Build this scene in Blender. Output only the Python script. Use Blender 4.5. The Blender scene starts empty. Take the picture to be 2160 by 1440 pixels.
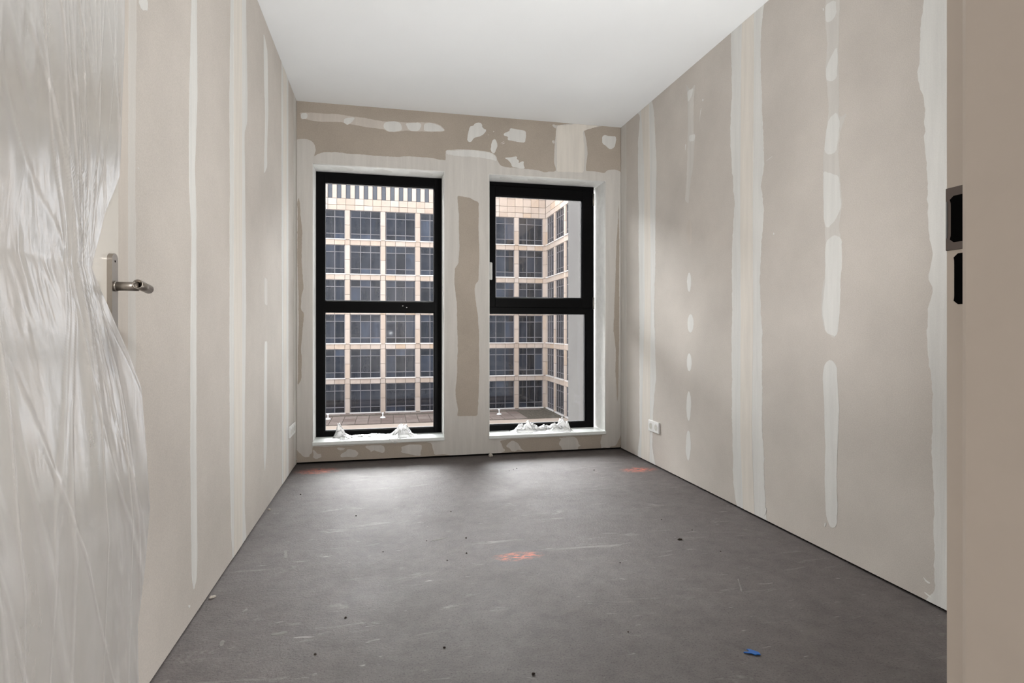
import bpy, bmesh, math, random
from mathutils import Vector, noise
from mathutils.geometry import tessellate_polygon
random.seed(7)
S = bpy.context.scene
COL = S.collection

# ---------------------------------------------------------------- camera, world, light, exposure
FPX, YAW, HORIZON, EYE = 1200.43, 0.218432, 696.28, 0.961
cam_d = bpy.data.cameras.new('camera')
cam = bpy.data.objects.new('camera', cam_d); COL.objects.link(cam)
cam_d.sensor_width = 36.0; cam_d.lens = 36.0 * FPX / 2160.0
cam_d.shift_y = -(720 - HORIZON) / 2160.0
cam_d.clip_start = 0.02; cam_d.clip_end = 400
cam.location = (0, 0, EYE); cam.rotation_euler = (math.pi / 2, 0, -YAW)
S.camera = cam

W = bpy.data.worlds.new('overcast_sky'); S.world = W; W.use_nodes = True
wn = W.node_tree.nodes; wl = W.node_tree.links; wn.clear()
w_out = wn.new('ShaderNodeOutputWorld'); w_bg = wn.new('ShaderNodeBackground')
w_tc = wn.new('ShaderNodeTexCoord'); w_sep = wn.new('ShaderNodeSeparateXYZ'); w_rmp = wn.new('ShaderNodeValToRGB')
wl.new(w_tc.outputs['Generated'], w_sep.inputs[0]); wl.new(w_sep.outputs['Z'], w_rmp.inputs[0])
w_rmp.color_ramp.elements[0].position = 0.0; w_rmp.color_ramp.elements[0].color = (0.62, 0.65, 0.70, 1)
w_rmp.color_ramp.elements[1].position = 1.0; w_rmp.color_ramp.elements[1].color = (1.0, 1.02, 1.06, 1)
wl.new(w_rmp.outputs[0], w_bg.inputs[0]); w_bg.inputs[1].default_value = 4.7
wl.new(w_bg.outputs[0], w_out.inputs[0])

def area(name, loc, rot, sx, sy, power, col=(1, 1, 1), portal=False):
    d = bpy.data.lights.new(name, 'AREA'); d.shape = 'RECTANGLE'; d.size = sx; d.size_y = sy
    d.energy = power; d.color = col
    if portal: d.cycles.is_portal = True
    o = bpy.data.objects.new(name, d); COL.objects.link(o); o.location = loc; o.rotation_euler = rot
    return o
# sky portals in the two bedroom windows and in the added opening of the unseen room behind the camera
area('portal_light', (-0.04, 4.62, 1.15), (-math.pi / 2, 0, 0), 0.94, 2.0, 1, portal=True)
area('portal_light', (1.23, 4.62, 1.15), (-math.pi / 2, 0, 0), 0.96, 2.0, 1, portal=True)
area('portal_light', (3.44, -2.0, 1.35), (0, math.pi / 2, 0), 2.3, 3.4, 1, portal=True)
# added fill light, unseen, under the ceiling behind the camera
HALL_FILL = area('hall_fill_light', (1.35, -2.1, 2.56), (0, 0, 0), 0.9, 0.9, 330, (1.0, 0.985, 0.965))

# added soft fill spot, unseen beside the doorway, aimed up at the ceiling
FILL_POS = (1.02, 0.78, 0.40)
fl_d = bpy.data.lights.new('bounce_fill', 'SPOT'); fl_d.energy = 212; fl_d.spot_size = math.radians(112); fl_d.spot_blend = 1.0; fl_d.shadow_soft_size = 0.20; fl_d.color = (1.0, 1.0, 0.995)
fl = bpy.data.objects.new('bounce_fill', fl_d); COL.objects.link(fl); fl.location = FILL_POS
fl.rotation_euler = (Vector((0.36, 3.75, 2.88)) - Vector(FILL_POS)).to_track_quat('-Z', 'Y').to_euler()
# veiled sun: bright thin cloud high behind the office block, coming in through the bedroom windows
sun_d = bpy.data.lights.new('veiled_sun', 'SUN'); sun_d.energy = 37.0; sun_d.angle = math.radians(75); sun_d.color = (1.0, 0.985, 0.97)
sun = bpy.data.objects.new('veiled_sun', sun_d); COL.objects.link(sun)
sun.rotation_euler = Vector((0.22, -0.80, -0.62)).to_track_quat('-Z', 'Y').to_euler()

vs = S.view_settings
vs.view_transform = 'Standard'; vs.look = 'None'; vs.gamma = 1.0; vs.use_curve_mapping = False
vs.exposure = 0.0

# ---------------------------------------------------------------- room numbers (metres)
XL, XR, YB, H = -0.622, 1.858, 4.305, 2.6
YF = 0.375                                     # room face of the wall with the doorway
FACADE_Y = 60.0
def ray(u, v):
    r = (u - 1080) / FPX; z = (HORIZON - v) / FPX
    return Vector((math.sin(YAW) + r * math.cos(YAW), math.cos(YAW) - r * math.sin(YAW), z))
def on(u, v, ax, val):
    d = ray(u, v); o = Vector((0, 0, EYE)); return o + d * ((val - o[ax]) / d[ax])

# ---------------------------------------------------------------- helpers
def lin(c):
    return tuple(((x / 255) / 12.92 if x / 255 <= 0.04045 else ((x / 255 + 0.055) / 1.055) ** 2.4) for x in c) + (1,)
def mesh_obj(name, verts, faces, mat=None, parent=None, smooth=False):
    me = bpy.data.meshes.new(name); me.from_pydata([tuple(v) for v in verts], [], faces); me.update()
    if smooth:
        for p in me.polygons: p.use_smooth = True
    o = bpy.data.objects.new(name, me); COL.objects.link(o)
    if mat: me.materials.append(mat)
    if parent: o.parent = parent
    return o
def bm_obj(name, bm, mat=None, parent=None, smooth=False):
    me = bpy.data.meshes.new(name); bmesh.ops.recalc_face_normals(bm, faces=bm.faces[:]); bm.to_mesh(me); bm.free()
    if smooth:
        for p in me.polygons: p.use_smooth = True
    o = bpy.data.objects.new(name, me); COL.objects.link(o)
    if mat: me.materials.append(mat)
    if parent: o.parent = parent
    return o
def add_box(bm, x0, x1, y0, y1, z0, z1, bevel=0.0):
    b2 = bmesh.new()
    vv = [b2.verts.new((x, y, z)) for z in (z0, z1) for y in (y0, y1) for x in (x0, x1)]
    for f in ((0, 2, 3, 1), (4, 5, 7, 6), (0, 1, 5, 4), (2, 6, 7, 3), (0, 4, 6, 2), (1, 3, 7, 5)):
        b2.faces.new([vv[i] for i in f])
    if bevel: bmesh.ops.bevel(b2, geom=b2.edges[:], offset=bevel, segments=2, affect='EDGES', profile=0.5)
    me = bpy.data.meshes.new('tmp'); b2.to_mesh(me); b2.free(); bm.from_mesh(me); bpy.data.meshes.remove(me)
def box(name, x0, x1, y0, y1, z0, z1, mat, parent=None, bevel=0.0):
    bm = bmesh.new(); add_box(bm, x0, x1, y0, y1, z0, z1, bevel); return bm_obj(name, bm, mat, parent)
def tag(o, label=None, cat=None, group=None, kind=None):
    if label: o['label'] = label
    if cat: o['category'] = cat
    if group: o['group'] = group
    if kind: o['kind'] = kind
    return o
def empty(name, loc=(0, 0, 0)):
    o = bpy.data.objects.new(name, None); COL.objects.link(o); o.location = loc; o.empty_display_size = 0.1; return o
def tube(bm, p0, p1, r, n=20, caps=True, r1=None):
    p0, p1 = Vector(p0), Vector(p1); d = (p1 - p0).normalized()
    a = d.orthogonal().normalized(); b = d.cross(a); r1 = r if r1 is None else r1
    A = [bm.verts.new(p0 + (a * math.cos(t) + b * math.sin(t)) * r) for t in [2 * math.pi * i / n for i in range(n)]]
    B = [bm.verts.new(p1 + (a * math.cos(t) + b * math.sin(t)) * r1) for t in [2 * math.pi * i / n for i in range(n)]]
    for i in range(n): bm.faces.new((A[i], A[(i + 1) % n], B[(i + 1) % n], B[i]))
    if caps: bm.faces.new(A[::-1]); bm.faces.new(B)
    return A, B

# ---------------------------------------------------------------- materials
class M:
    def __init__(s, name):
        s.m = bpy.data.materials.new(name); s.m.use_nodes = True
        s.n = s.m.node_tree.nodes; s.l = s.m.node_tree.links
        s.b = s.n['Principled BSDF']; s.out = s.n['Material Output']; s._tc = None
    def new(s, t, **k):
        n = s.n.new(t)
        for a, v in k.items(): setattr(n, a, v)
        return n
    def pos(s, scale=(1, 1, 1)):
        if s._tc is None: s._tc = s.new('ShaderNodeNewGeometry')
        mp = s.new('ShaderNodeMapping'); mp.inputs['Scale'].default_value = scale
        s.l.new(s._tc.outputs['Position'], mp.inputs[0]); return mp.outputs[0]
    def noise(s, scale, detail=4, rough=0.55, stretch=(1, 1, 1), dist=0.0):
        t = s.new('ShaderNodeTexNoise'); t.inputs['Scale'].default_value = scale
        t.inputs['Detail'].default_value = detail; t.inputs['Roughness'].default_value = rough
        t.inputs['Distortion'].default_value = dist
        s.l.new(s.pos(stretch), t.inputs['Vector']); return t.outputs['Fac']
    def ramp(s, fac, stops):
        r = s.new('ShaderNodeValToRGB'); e = r.color_ramp.elements
        while len(e) < len(stops): e.new(0.5)
        for i, (p, c) in enumerate(stops):
            e[i].position = p; e[i].color = c if isinstance(c, tuple) else (c, c, c, 1)
        s.l.new(fac, r.inputs[0]); return r.outputs[0]
    def mix(s, fac, a, b, mode='MIX'):
        m = s.new('ShaderNodeMix', data_type='RGBA', blend_type=mode)
        for k, v in ((0, fac), (6, a), (7, b)):
            if hasattr(v, 'is_linked'): s.l.new(v, m.inputs[k])
            else: m.inputs[k].default_value = v
        return m.outputs[2]
    def math(s, op, a, b=None):
        m = s.new('ShaderNodeMath', operation=op)
        for k, v in ((0, a), (1, b)):
            if v is None: continue
            if hasattr(v, 'is_linked'): s.l.new(v, m.inputs[k])
            else: m.inputs[k].default_value = v
        return m.outputs[0]
    def bump(s, h, strength, dist=0.01):
        b = s.new('ShaderNodeBump'); b.inputs['Strength'].default_value = strength; b.inputs['Distance'].default_value = dist
        s.l.new(h, b.inputs['Height']); s.l.new(b.outputs[0], s.b.inputs['Normal']); return b
    def set(s, color=None, rough=None, metal=None, spec=None):
        for k, v in (('Base Color', color), ('Roughness', rough), ('Metallic', metal), ('Specular IOR Level', spec)):
            if v is None: continue
            if hasattr(v, 'is_linked'): s.l.new(v, s.b.inputs[k])
            else: s.b.inputs[k].default_value = v
        return s.m

def board_mat(name, c):
    m = M(name); d = tuple(x * 0.93 for x in c)
    f = m.ramp(m.noise(2.2, 5, 0.6), [(0.3, lin(d)), (0.7, lin(c))])
    g = m.ramp(m.noise(260, 2, 0.7), [(0.3, 0.90), (0.7, 1.06)])
    col = m.mix(1.0, f, g, 'MULTIPLY'); m.bump(m.noise(420, 2), 0.10, 0.002)
    return m.set(col, 0.85, spec=0.25)
def putty_mat(name, c, streak=(3, 3, 0.25)):
    m = M(name); d = tuple(x * 0.955 for x in c)
    f = m.ramp(m.noise(9, 4, 0.6, streak), [(0.32, lin(d)), (0.68, lin(c))])
    col = m.mix(1.0, f, m.ramp(m.noise(300, 2), [(0.3, 0.97), (0.7, 1.02)]), 'MULTIPLY')
    m.bump(m.noise(16, 4, 0.6, streak), 0.12, 0.01)
    return m.set(col, 0.72, spec=0.3)
def plain(name, c, rough=0.5, metal=0.0, spec=0.5, var=0.04, nscale=20):
    m = M(name); d = tuple(x * (1 - var) for x in c)
    return m.set(m.ramp(m.noise(nscale, 3), [(0.3, lin(d)), (0.7, lin(c))]), rough, metal, spec)

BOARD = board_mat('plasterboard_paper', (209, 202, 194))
BOARD_BACKLIT = board_mat('plasterboard_paper_backlit', (184, 173, 160))  # same paper as the side walls, backlit shade put into the colour
PUTTY = putty_mat('joint_compound', (226, 225, 221))
PUTTY_W = putty_mat('joint_compound_white', (238, 237, 233))
PUTTY_C = putty_mat('joint_compound_cream', (229, 223, 214))
PUTTY_T = putty_mat('joint_compound_thin', (212, 208, 202))
PUTTY_V = putty_mat('joint_compound_veil', (208, 200, 191))
REVEAL = putty_mat('reveal_plaster', (246, 246, 243), (2, 2, 2))
DARK = plain('dark_void', (26, 24, 22), 0.9, spec=0.1)  # near-black; behind the boards it stands in for shade in the gaps
SILL = plain('white_sill_stone', (236, 240, 238), 0.28, var=0.02, nscale=60)
BLACK = plain('black_window_frame', (8, 8, 9), 0.4, spec=0.08)
GASKET = plain('grey_gasket', (150, 152, 155), 0.35)
STEEL = plain('brushed_steel', (165, 158, 150), 0.33, metal=0.9)
PLASTIC = plain('white_plastic', (238, 238, 236), 0.3, var=0.01)
SOCK_IN = plain('socket_recess', (208, 206, 197), 0.4)
HANDLE_W = plain('pale_grey_handle', (212, 212, 208), 0.35)
JAMB = plain('painted_door_frame', (208, 198, 187), 0.32, spec=0.5, var=0.02)
DOORM = plain('painted_door', (224, 220, 212), 0.11, spec=0.6, var=0.01, nscale=4)
GREY_METAL = plain('dark_strike_metal', (112, 103, 98), 0.45, metal=0.6)
HOLE = plain('strike_hole_black', (4, 4, 4), 0.8, spec=0.05)
BLUE = plain('blue_plastic', (12, 96, 178), 0.4)
CHIP = plain('plaster_crumb', (205, 198, 188), 0.9, nscale=90, var=0.15)
SOIL = plain('dark_debris', (58, 46, 38), 0.9, nscale=200, var=0.3)
CONC_EXT = (lambda m: m.set(m.mix(1.0, m.ramp(m.noise(3, 5), [(0.3, lin((64, 61, 60))), (0.7, lin((70, 68, 66)))]),
            m.ramp(m.noise(48, 2, 0.5), [(0.27, 0.45), (0.33, 1.0)]), 'MULTIPLY'), 0.9, spec=0.2))(M('precast_concrete'))

def own_facade():
    m = M('own_facade_concrete'); b = m.new('ShaderNodeTexBrick'); b.offset = 0.0; b.squash = 1.0
    mp = m.new('ShaderNodeMapping'); mp.inputs['Rotation'].default_value = (math.pi / 2, 0, 0); g = m.new('ShaderNodeNewGeometry')
    m.l.new(g.outputs['Position'], mp.inputs[0]); m.l.new(mp.outputs[0], b.inputs[0])
    b.inputs['Scale'].default_value = 1.0; b.inputs['Brick Width'].default_value = 1.7; b.inputs['Row Height'].default_value = 3.0; b.inputs['Mortar Size'].default_value = 0.22; b.inputs['Mortar Smooth'].default_value = 0.0
    b.inputs['Color1'].default_value = (0.05, 0.06, 0.08, 1); b.inputs['Color2'].default_value = (0.10, 0.115, 0.14, 1); b.inputs['Mortar'].default_value = (0.17, 0.175, 0.19, 1)
    return m.set(b.outputs[0], 0.8, spec=0.2)
DARK_CONC = own_facade()
def ceiling_mat():
    m = M('white_ceiling'); m.bump(m.noise(150, 4, 0.6), 0.10, 0.004)
    return m.set(m.ramp(m.noise(1.5, 3), [(0.3, lin((240, 242, 243))), (0.7, lin((243, 245, 246)))]), 0.85, spec=0.2)
CEIL = ceiling_mat()

ORANGE = [(-0.45, 4.08, 0.17, 0.10), (0.55, 2.36, 0.12, 0.055), (1.70, 3.64, 0.15, 0.08)]
def floor_mat():
    m = M('raw_concrete_screed')
    base = m.ramp(m.noise(1.6, 8, 0.72, dist=0.5), [(0.30, lin((87, 81, 80))), (0.50, lin((92, 86, 84))), (0.70, lin((97, 92, 90)))])
    mott = m.ramp(m.noise(14, 8, 0.78), [(0.34, 0.78), (0.50, 1.0), (0.66, 1.16)])
    c = m.mix(1.0, base, mott, 'MULTIPLY')
    spk = m.ramp(m.noise(170, 3, 0.7), [(0.34, 0.55), (0.45, 1.0), (0.57, 1.0), (0.68, 1.22)])
    c = m.mix(1.0, c, spk, 'MULTIPLY')
    # dried white smears and drag marks
    sm = m.ramp(m.noise(5, 6, 0.7, (0.55, 2.2, 1), 0.8), [(0.60, 0.0), (0.72, 0.34)])
    c = m.mix(sm, c, lin((170, 167, 163)))
    sc = m.ramp(m.noise(16, 3, 0.6, (0.6, 2.6, 1), 0.5), [(0.685, 0.0), (0.74, 0.4)])
    c = m.mix(sc, c, lin((172, 168, 165)))
    # dark scuffs and pits
    sd = m.ramp(m.noise(3.2, 7, 0.75, (1, 1.7, 1), 0.6), [(0.30, 0.50), (0.40, 0.0)])
    c = m.mix(sd, c, lin((96, 91, 86)))
    pit = m.ramp(m.noise(60, 2, 0.5), [(0.25, 0.8), (0.31, 0.0)])
    c = m.mix(pit, c, lin((70, 66, 62)))
    # sprayed orange setting-out marks
    geo = m._tc; jag = m.noise(34, 4, 0.75, (0.7, 2.2, 1))
    tot = None
    for (ox, oy, rx, ry) in ORANGE:
        mp = m.new('ShaderNodeMapping'); mp.vector_type = 'POINT'
        mp.inputs['Location'].default_value = (-ox / rx, -oy / ry, 0); mp.inputs['Scale'].default_value = (1 / rx, 1 / ry, 0)
        m.l.new(geo.outputs['Position'], mp.inputs[0])
        ln = m.new('ShaderNodeVectorMath', operation='LENGTH'); m.l.new(mp.outputs[0], ln.inputs[0])
        k = m.math('SUBTRACT', 1.0, ln.outputs['Value'])
        k = m.math('MULTIPLY', m.math('MAXIMUM', k, 0.0), 1.0)
        tot = k if tot is None else m.math('MAXIMUM', tot, k)
    om = m.math('MULTIPLY', tot, m.ramp(jag, [(0.46, 0.0), (0.62, 1.3)]))
    c = m.mix(om, c, lin((238, 120, 88)))
    h = m.math('ADD', m.math('MULTIPLY', m.noise(90, 4, 0.7), 0.5), m.math('MULTIPLY', m.noise(9, 5, 0.65), 0.8))
    m.bump(h, 0.35, 0.012)
    return m.set(c, m.ramp(m.noise(4, 4), [(0.3, 0.60), (0.7, 0.68)]), spec=0.35)
FLOOR = floor_mat()

def glass_mat(name, dirt):
    m = M(name); tr = m.new('ShaderNodeBsdfTransparent'); tr.inputs[0].default_value = (0.95, 0.96, 0.965, 1)
    gl = m.new('ShaderNodeBsdfGlossy'); gl.inputs['Roughness'].default_value = 0.02
    fr = m.new('ShaderNodeFresnel'); fr.inputs[0].default_value = 1.45
    mx = m.new('ShaderNodeMixShader'); m.l.new(fr.outputs[0], mx.inputs[0]); m.l.new(tr.outputs[0], mx.inputs[1]); m.l.new(gl.outputs[0], mx.inputs[2])
    df = m.new('ShaderNodeBsdfTranslucent'); df.inputs[0].default_value = (0.9, 0.9, 0.9, 1)
    spots = m.math('MULTIPLY', m.ramp(m.noise(230, 2, 0.6), [(0.58, 0.0), (0.72, 1.0)]), m.ramp(m.noise(5, 4), [(0.35, 0.2), (0.7, 1.0)]))
    strk = m.ramp(m.noise(30, 3, 0.6, (1, 1, 0.08)), [(0.62, 0.0), (0.8, 0.25)])
    fac = m.math('ADD', m.math('MULTIPLY', m.math('ADD', spots, strk), dirt), dirt * 0.12)
    mx2 = m.new('ShaderNodeMixShader'); m.l.new(fac, mx2.inputs[0]); m.l.new(mx.outputs[0], mx2.inputs[1]); m.l.new(df.outputs[0], mx2.inputs[2])
    m.l.new(mx2.outputs[0], m.out.inputs[0]); return m.m
GLASS_D = glass_mat('dusty_window_glass', 0.013)
GLASS_C = glass_mat('window_glass', 0.004)

def film_mat(name, milky, crinkle, gloss=1.0):
    m = M(name)
    tr = m.new('ShaderNodeBsdfTransparent'); tr.inputs[0].default_value = (0.97, 0.965, 0.96, 1)
    df = m.new('ShaderNodeBsdfDiffuse'); df.inputs[0].default_value = (0.93, 0.92, 0.915, 1)
    tl = m.new('ShaderNodeBsdfTranslucent'); tl.inputs[0].default_value = (0.93, 0.92, 0.915, 1)
    gl = m.new('ShaderNodeBsdfGlossy'); gl.inputs['Roughness'].default_value = 0.2
    bp = m.new('ShaderNodeBump'); bp.inputs['Strength'].default_value = crinkle; bp.inputs['Distance'].default_value = 0.01
    hh = m.math('ADD', m.noise(55, 4, 0.65, (1, 1, 0.35), 0.6), m.math('MULTIPLY', m.noise(14, 3, 0.6, (1, 1, 0.3), 1.0), 1.5))
    m.l.new(hh, bp.inputs['Height'])
    for s in (df, tl, gl): m.l.new(bp.outputs[0], s.inputs['Normal'])
    a = m.new('ShaderNodeMixShader'); a.inputs[0].default_value = 0.5; m.l.new(df.outputs[0], a.inputs[1]); m.l.new(tl.outputs[0], a.inputs[2])
    lw = m.new('ShaderNodeLayerWeight'); lw.inputs[0].default_value = 0.35; m.l.new(bp.outputs[0], lw.inputs['Normal'])
    at = m.new('ShaderNodeAttribute'); at.attribute_name = 'gather'                 # gathered, doubled film is milkier
    fac = m.math('ADD', m.math('MULTIPLY', m.ramp(m.noise(6, 4, 0.6, (1, 1, 0.4)), [(0.3, 0.85), (0.7, 1.15)]), milky), m.math('MULTIPLY', lw.outputs['Facing'], 0.12))
    fac = m.math('MINIMUM', m.math('ADD', fac, at.outputs['Fac']), 0.97)
    b = m.new('ShaderNodeMixShader'); m.l.new(fac, b.inputs[0]); m.l.new(tr.outputs[0], b.inputs[1]); m.l.new(a.outputs[0], b.inputs[2])
    fr = m.new('ShaderNodeFresnel'); fr.inputs[0].default_value = 1.5; m.l.new(bp.outputs[0], fr.inputs['Normal'])
    c = m.new('ShaderNodeMixShader'); m.l.new(m.math('MULTIPLY', fr.outputs[0], gloss), c.inputs[0]); m.l.new(b.outputs[0], c.inputs[1]); m.l.new(gl.outputs[0], c.inputs[2])
    m.l.new(c.outputs[0], m.out.inputs[0]); return m.m
FILM = film_mat('clear_protective_film', 0.40, 0.05, 0.42)
FILM_W = film_mat('crumpled_window_film', 0.40, 0.25, 0.6)

def stone_mat():
    m = M('pale_pink_sandstone'); oi = m.new('ShaderNodeObjectInfo')
    c = m.ramp(oi.outputs['Random'], [(0.0, lin((172, 154, 139))), (0.45, lin((179, 163, 150))), (0.8, lin((183, 169, 158))), (1.0, lin((175, 152, 130)))])
    n = m.ramp(m.noise(0.9, 6, 0.65, (1, 1, 0.6), 1.2), [(0.3, 0.88), (0.55, 1.0), (0.8, 1.04)])
    return m.set(m.mix(1.0, c, n, 'MULTIPLY'), 0.8, spec=0.25)
STONE = stone_mat()
STONE_J = plain('facade_joint', (168, 154, 142), 0.9, spec=0.1, nscale=0.5)
def pane_mat():
    m = M('tinted_office_glass'); oi = m.new('ShaderNodeObjectInfo')
    c = m.ramp(oi.outputs['Random'], [(0.0, lin((22, 24, 30))), (0.5, lin((31, 34, 42))), (0.85, lin((42, 47, 58))), (1.0, lin((60, 66, 79)))])
    n = m.ramp(m.noise(0.7, 5, 0.7, (2.0, 2.0, 0.35), 0.8), [(0.3, 0.6), (0.55, 1.0), (0.75, 1.45)])
    return m.set(m.mix(1.0, c, n, 'MULTIPLY'), 0.05, spec=0.5)
PANE = pane_mat()
LOUVRE = plain('hazed_louvre', (76, 79, 87), 0.6, nscale=2)  # grey lifted in colour to stand in for haze over the slots
MULL = plain('office_mullion', (108, 104, 106), 0.5, nscale=0.4)
OSILL = plain('office_sill', (208, 202, 197), 0.6, nscale=0.4)
PAVER = (lambda m: m.set(m.mix(1.0, m.ramp(m.new('ShaderNodeObjectInfo').outputs['Random'], [(0, lin((110, 96, 90))), (1, lin((130, 118, 111)))]),
         m.ramp(m.noise(1.4, 6, 0.7), [(0.3, 0.75), (0.7, 1.1)]), 'MULTIPLY'), 0.85, spec=0.2))(M('terrace_paver'))
GRAVEL = plain('terrace_gravel', (103, 96, 86), 0.95, spec=0.1, var=0.4, nscale=6)
STREET_BOUNCE = plain('street_bounce_pale', (222, 220, 216), 0.9, nscale=0.3)  # unseen ground made near-white, a reflector bouncing daylight up to the ceiling

# ---------------------------------------------------------------- setting: floor and ceiling (bedroom and the room behind the camera)
HX0, HX1, HY0 = -2.2, 3.4, -4.3
box('floor', HX0, HX1, HY0, YB + 0.3, -0.25, 0.0, FLOOR)['kind'] = 'structure'
box('ceiling', HX0, HX1, HY0, YB + 0.3, H, H + 0.2, CEIL)['kind'] = 'structure'

def flat_prism(name, pts, axis, base, top, mat, parent=None, holes=()):
    """polygon(s) in the plane of `axis`, from coordinate base (back) to top (front): a thin solid"""
    loops = [list(pts)] + [list(h) for h in holes]
    def v3(p, c):
        q = list(p); q.insert(axis, c); return Vector(q)
    tris = tessellate_polygon([[Vector((p[0], p[1], 0)) for p in lp] for lp in loops])
    flat = [p for lp in loops for p in lp]; n = len(flat)
    verts = [v3(p, top) for p in flat] + [v3(p, base) for p in flat]
    faces = [tuple(t) for t in tris]; off = 0
    for lp in loops:
        k = len(lp)
        for i in range(k):
            a, b = off + i, off + (i + 1) % k; faces.append((a, b, b + n, a + n))
        off += k
    me = bpy.data.meshes.new(name); me.from_pydata([tuple(v) for v in verts], [], faces)
    bm = bmesh.new(); bm.from_mesh(me); bmesh.ops.recalc_face_normals(bm, faces=bm.faces[:])
    big = max(bm.faces, key=lambda f: f.calc_area()); want = 1 if top > base else -1
    if big.normal[axis] * want < 0: bmesh.ops.reverse_faces(bm, faces=bm.faces[:])
    bm.to_mesh(me); bm.free()
    o = bpy.data.objects.new(name, me); COL.objects.link(o); me.materials.append(mat)
    if parent: o.parent = parent
    return o

def smooth_loop(pts, keep):
    out = []; n = len(pts)
    for i in range(n):
        a, b, c = (Vector(pts[i - 1]), Vector(pts[i]), Vector(pts[(i + 1) % n]))
        if keep is not None and keep(b): out.append(tuple(b)); continue
        ka = min(0.25, 0.010 / max((a - b).length, 1e-4)); kc = min(0.25, 0.010 / max((c - b).length, 1e-4))
        out.append(tuple(b.lerp(a, ka))); out.append(tuple(b.lerp(c, kc)))
    return out
def rag(pts, amp, step=0.02, seed=0, keep=None):
    pts = smooth_loop(pts, keep)
    """subdivide a loop and give it the torn edge of a filling-knife stroke"""
    out = []; n = len(pts)
    for i in range(n):
        a, b = Vector(pts[i]), Vector(pts[(i + 1) % n]); L = (b - a).length; k = max(1, int(L / step))
        nrm = Vector((-(b - a).y, (b - a).x)).normalized() if L > 1e-6 else Vector((0, 0))
        for j in range(k):
            p = a.lerp(b, j / k)
            if keep is None or not keep(p):
                q = Vector((p.x * 1.0, p.y * 1.0, seed * 3.7))
                w = noise.noise(q * 9) * 1.0 + noise.noise(q * 28) * 0.7 + noise.noise(q * 75) * 0.6 + noise.noise(q * 160) * 0.4
                p = p + nrm * (w * amp)
            out.append((p.x, p.y))
    return out

# ---------------------------------------------------------------- side walls: stud core, plasterboards, joint compound
GAP = 0.011
def side_wall(name, x, sgn):
    core = box(name, min(x - sgn * 0.014, x - sgn * 0.12), max(x - sgn * 0.014, x - sgn * 0.12), YF - 0.12, YB + 0.3, 0, H, DARK)  # near-black core puts the floor gap's shade into its colour
    core['kind'] = 'structure'
    ys = [YF, 1.45, 2.65, 3.85, YB]
    for a, b in zip(ys[:-1], ys[1:]):
        box('plasterboard', min(x, x - sgn * 0.0125), max(x, x - sgn * 0.0125), a + 0.001, b - 0.001, GAP, H, BOARD, core)
    return core
wall_l = side_wall('wall_left', XL, 1)
wall_r = side_wall('wall_right', XR, -1)
tag(wall_l, 'unpainted plasterboard wall with pale vertical filler strips behind the open door')
tag(wall_r, 'unpainted plasterboard wall with broad filler strips and double socket')

PX = {}
def side_patch(name, wall, x, sgn, px, mat, layer=1, amp=0.004, seed=0, step=0.010, world=False):
    pts = []
    for p in px:
        if world or (len(p) == 3): pts.append((p[0], p[1]) if not len(p) == 3 else (p[1], p[2]))
        else:
            q = on(p[0], p[1], 0, x); pts.append((q.y, min(q.z, H - 0.001)))
    pts = rag(pts, amp, step, seed, keep=lambda p: p.y > H - 0.004 or p.y < GAP + 0.004)
    pts = [(a, min(max(b, GAP), H - 0.0008)) for a, b in pts]
    t = 0.0006 * layer
    return flat_prism(name, pts, 0, x - sgn * 0.0004, x + sgn * t, mat, wall)

def Z5(pts): return [(1300 + a / 2, b / 2) for a, b in pts]
def Z6(pts): return [(1300 + a / 2, 720 + b / 2) for a, b in pts]
def Z1(pts): return [(a / 2, b / 2) for a, b in pts]
def Z2(pts): return [(a / 2, 720 + b / 2) for a, b in pts]
def TOP(y): return ('w', y, H)
def BOT(y): return ('w', y, GAP)
def oval(u0, u1, v0, v1, n=14, tip=0.0):
    cx, cy, rx, ry = (u0 + u1) / 2, (v0 + v1) / 2, (u1 - u0) / 2, (v1 - v0) / 2
    return [(cx + rx * math.cos(t) * abs(math.cos(t)) ** tip, cy + ry * math.sin(t)) for t in [2 * math.pi * i / n for i in range(n)]]

# right wall
rp = lambda n, px, mat, layer=1, amp=0.004, seed=0, **k: side_patch(n, wall_r, XR, -1, px, mat, layer, amp, seed, **k)
rp('joint_strip', Z5([(100, 490), (92, 600), (92, 720), (95, 900), (95, 1100), (98, 1400)]) + Z6([(98, 60), (98, 400)]) + [BOT(3.99), BOT(3.70)] +
   Z6([(152, 440), (155, 300), (168, 150)]) + Z5([(160, 1300), (165, 1100), (165, 900), (170, 700), (165, 600), (158, 470)]) + [TOP(3.755), TOP(3.99)], PUTTY, 1, 0.005, 1)
rp('joint_strip_core', [TOP(3.93)] + Z5([(118, 700), (120, 1300)]) + [BOT(3.93), BOT(3.79)] + Z5([(146, 1300), (142, 700)]) + [TOP(3.80)], PUTTY_C, 2, 0.003, 2)
rp('joint_strip', [TOP(2.80)] + Z5([(488, 400), (480, 560), (487, 700), (500, 850), (490, 1000), (488, 1300)]) + Z6([(487, 60), (490, 400), (495, 600)]) + [BOT(2.745), BOT(2.50)] +
   Z6([(625, 640), (622, 500), (615, 300), (615, 100)]) + Z5([(615, 1400), (605, 1180), (622, 880), (610, 780), (625, 700), (615, 450), (608, 220), (614, 100)]) + [TOP(2.52)], PUTTY, 1, 0.006, 3)
rp('joint_strip_core', [TOP(2.70)] + Z5([(526, 400), (524, 900), (526, 1300)]) + Z6([(524, 400)]) + [BOT(2.69), BOT(2.595)] + Z6([(572, 400)]) + Z5([(578, 1300), (576, 900), (580, 300)]) + [TOP(2.60)], PUTTY_C, 2, 0.002, 4)
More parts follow.
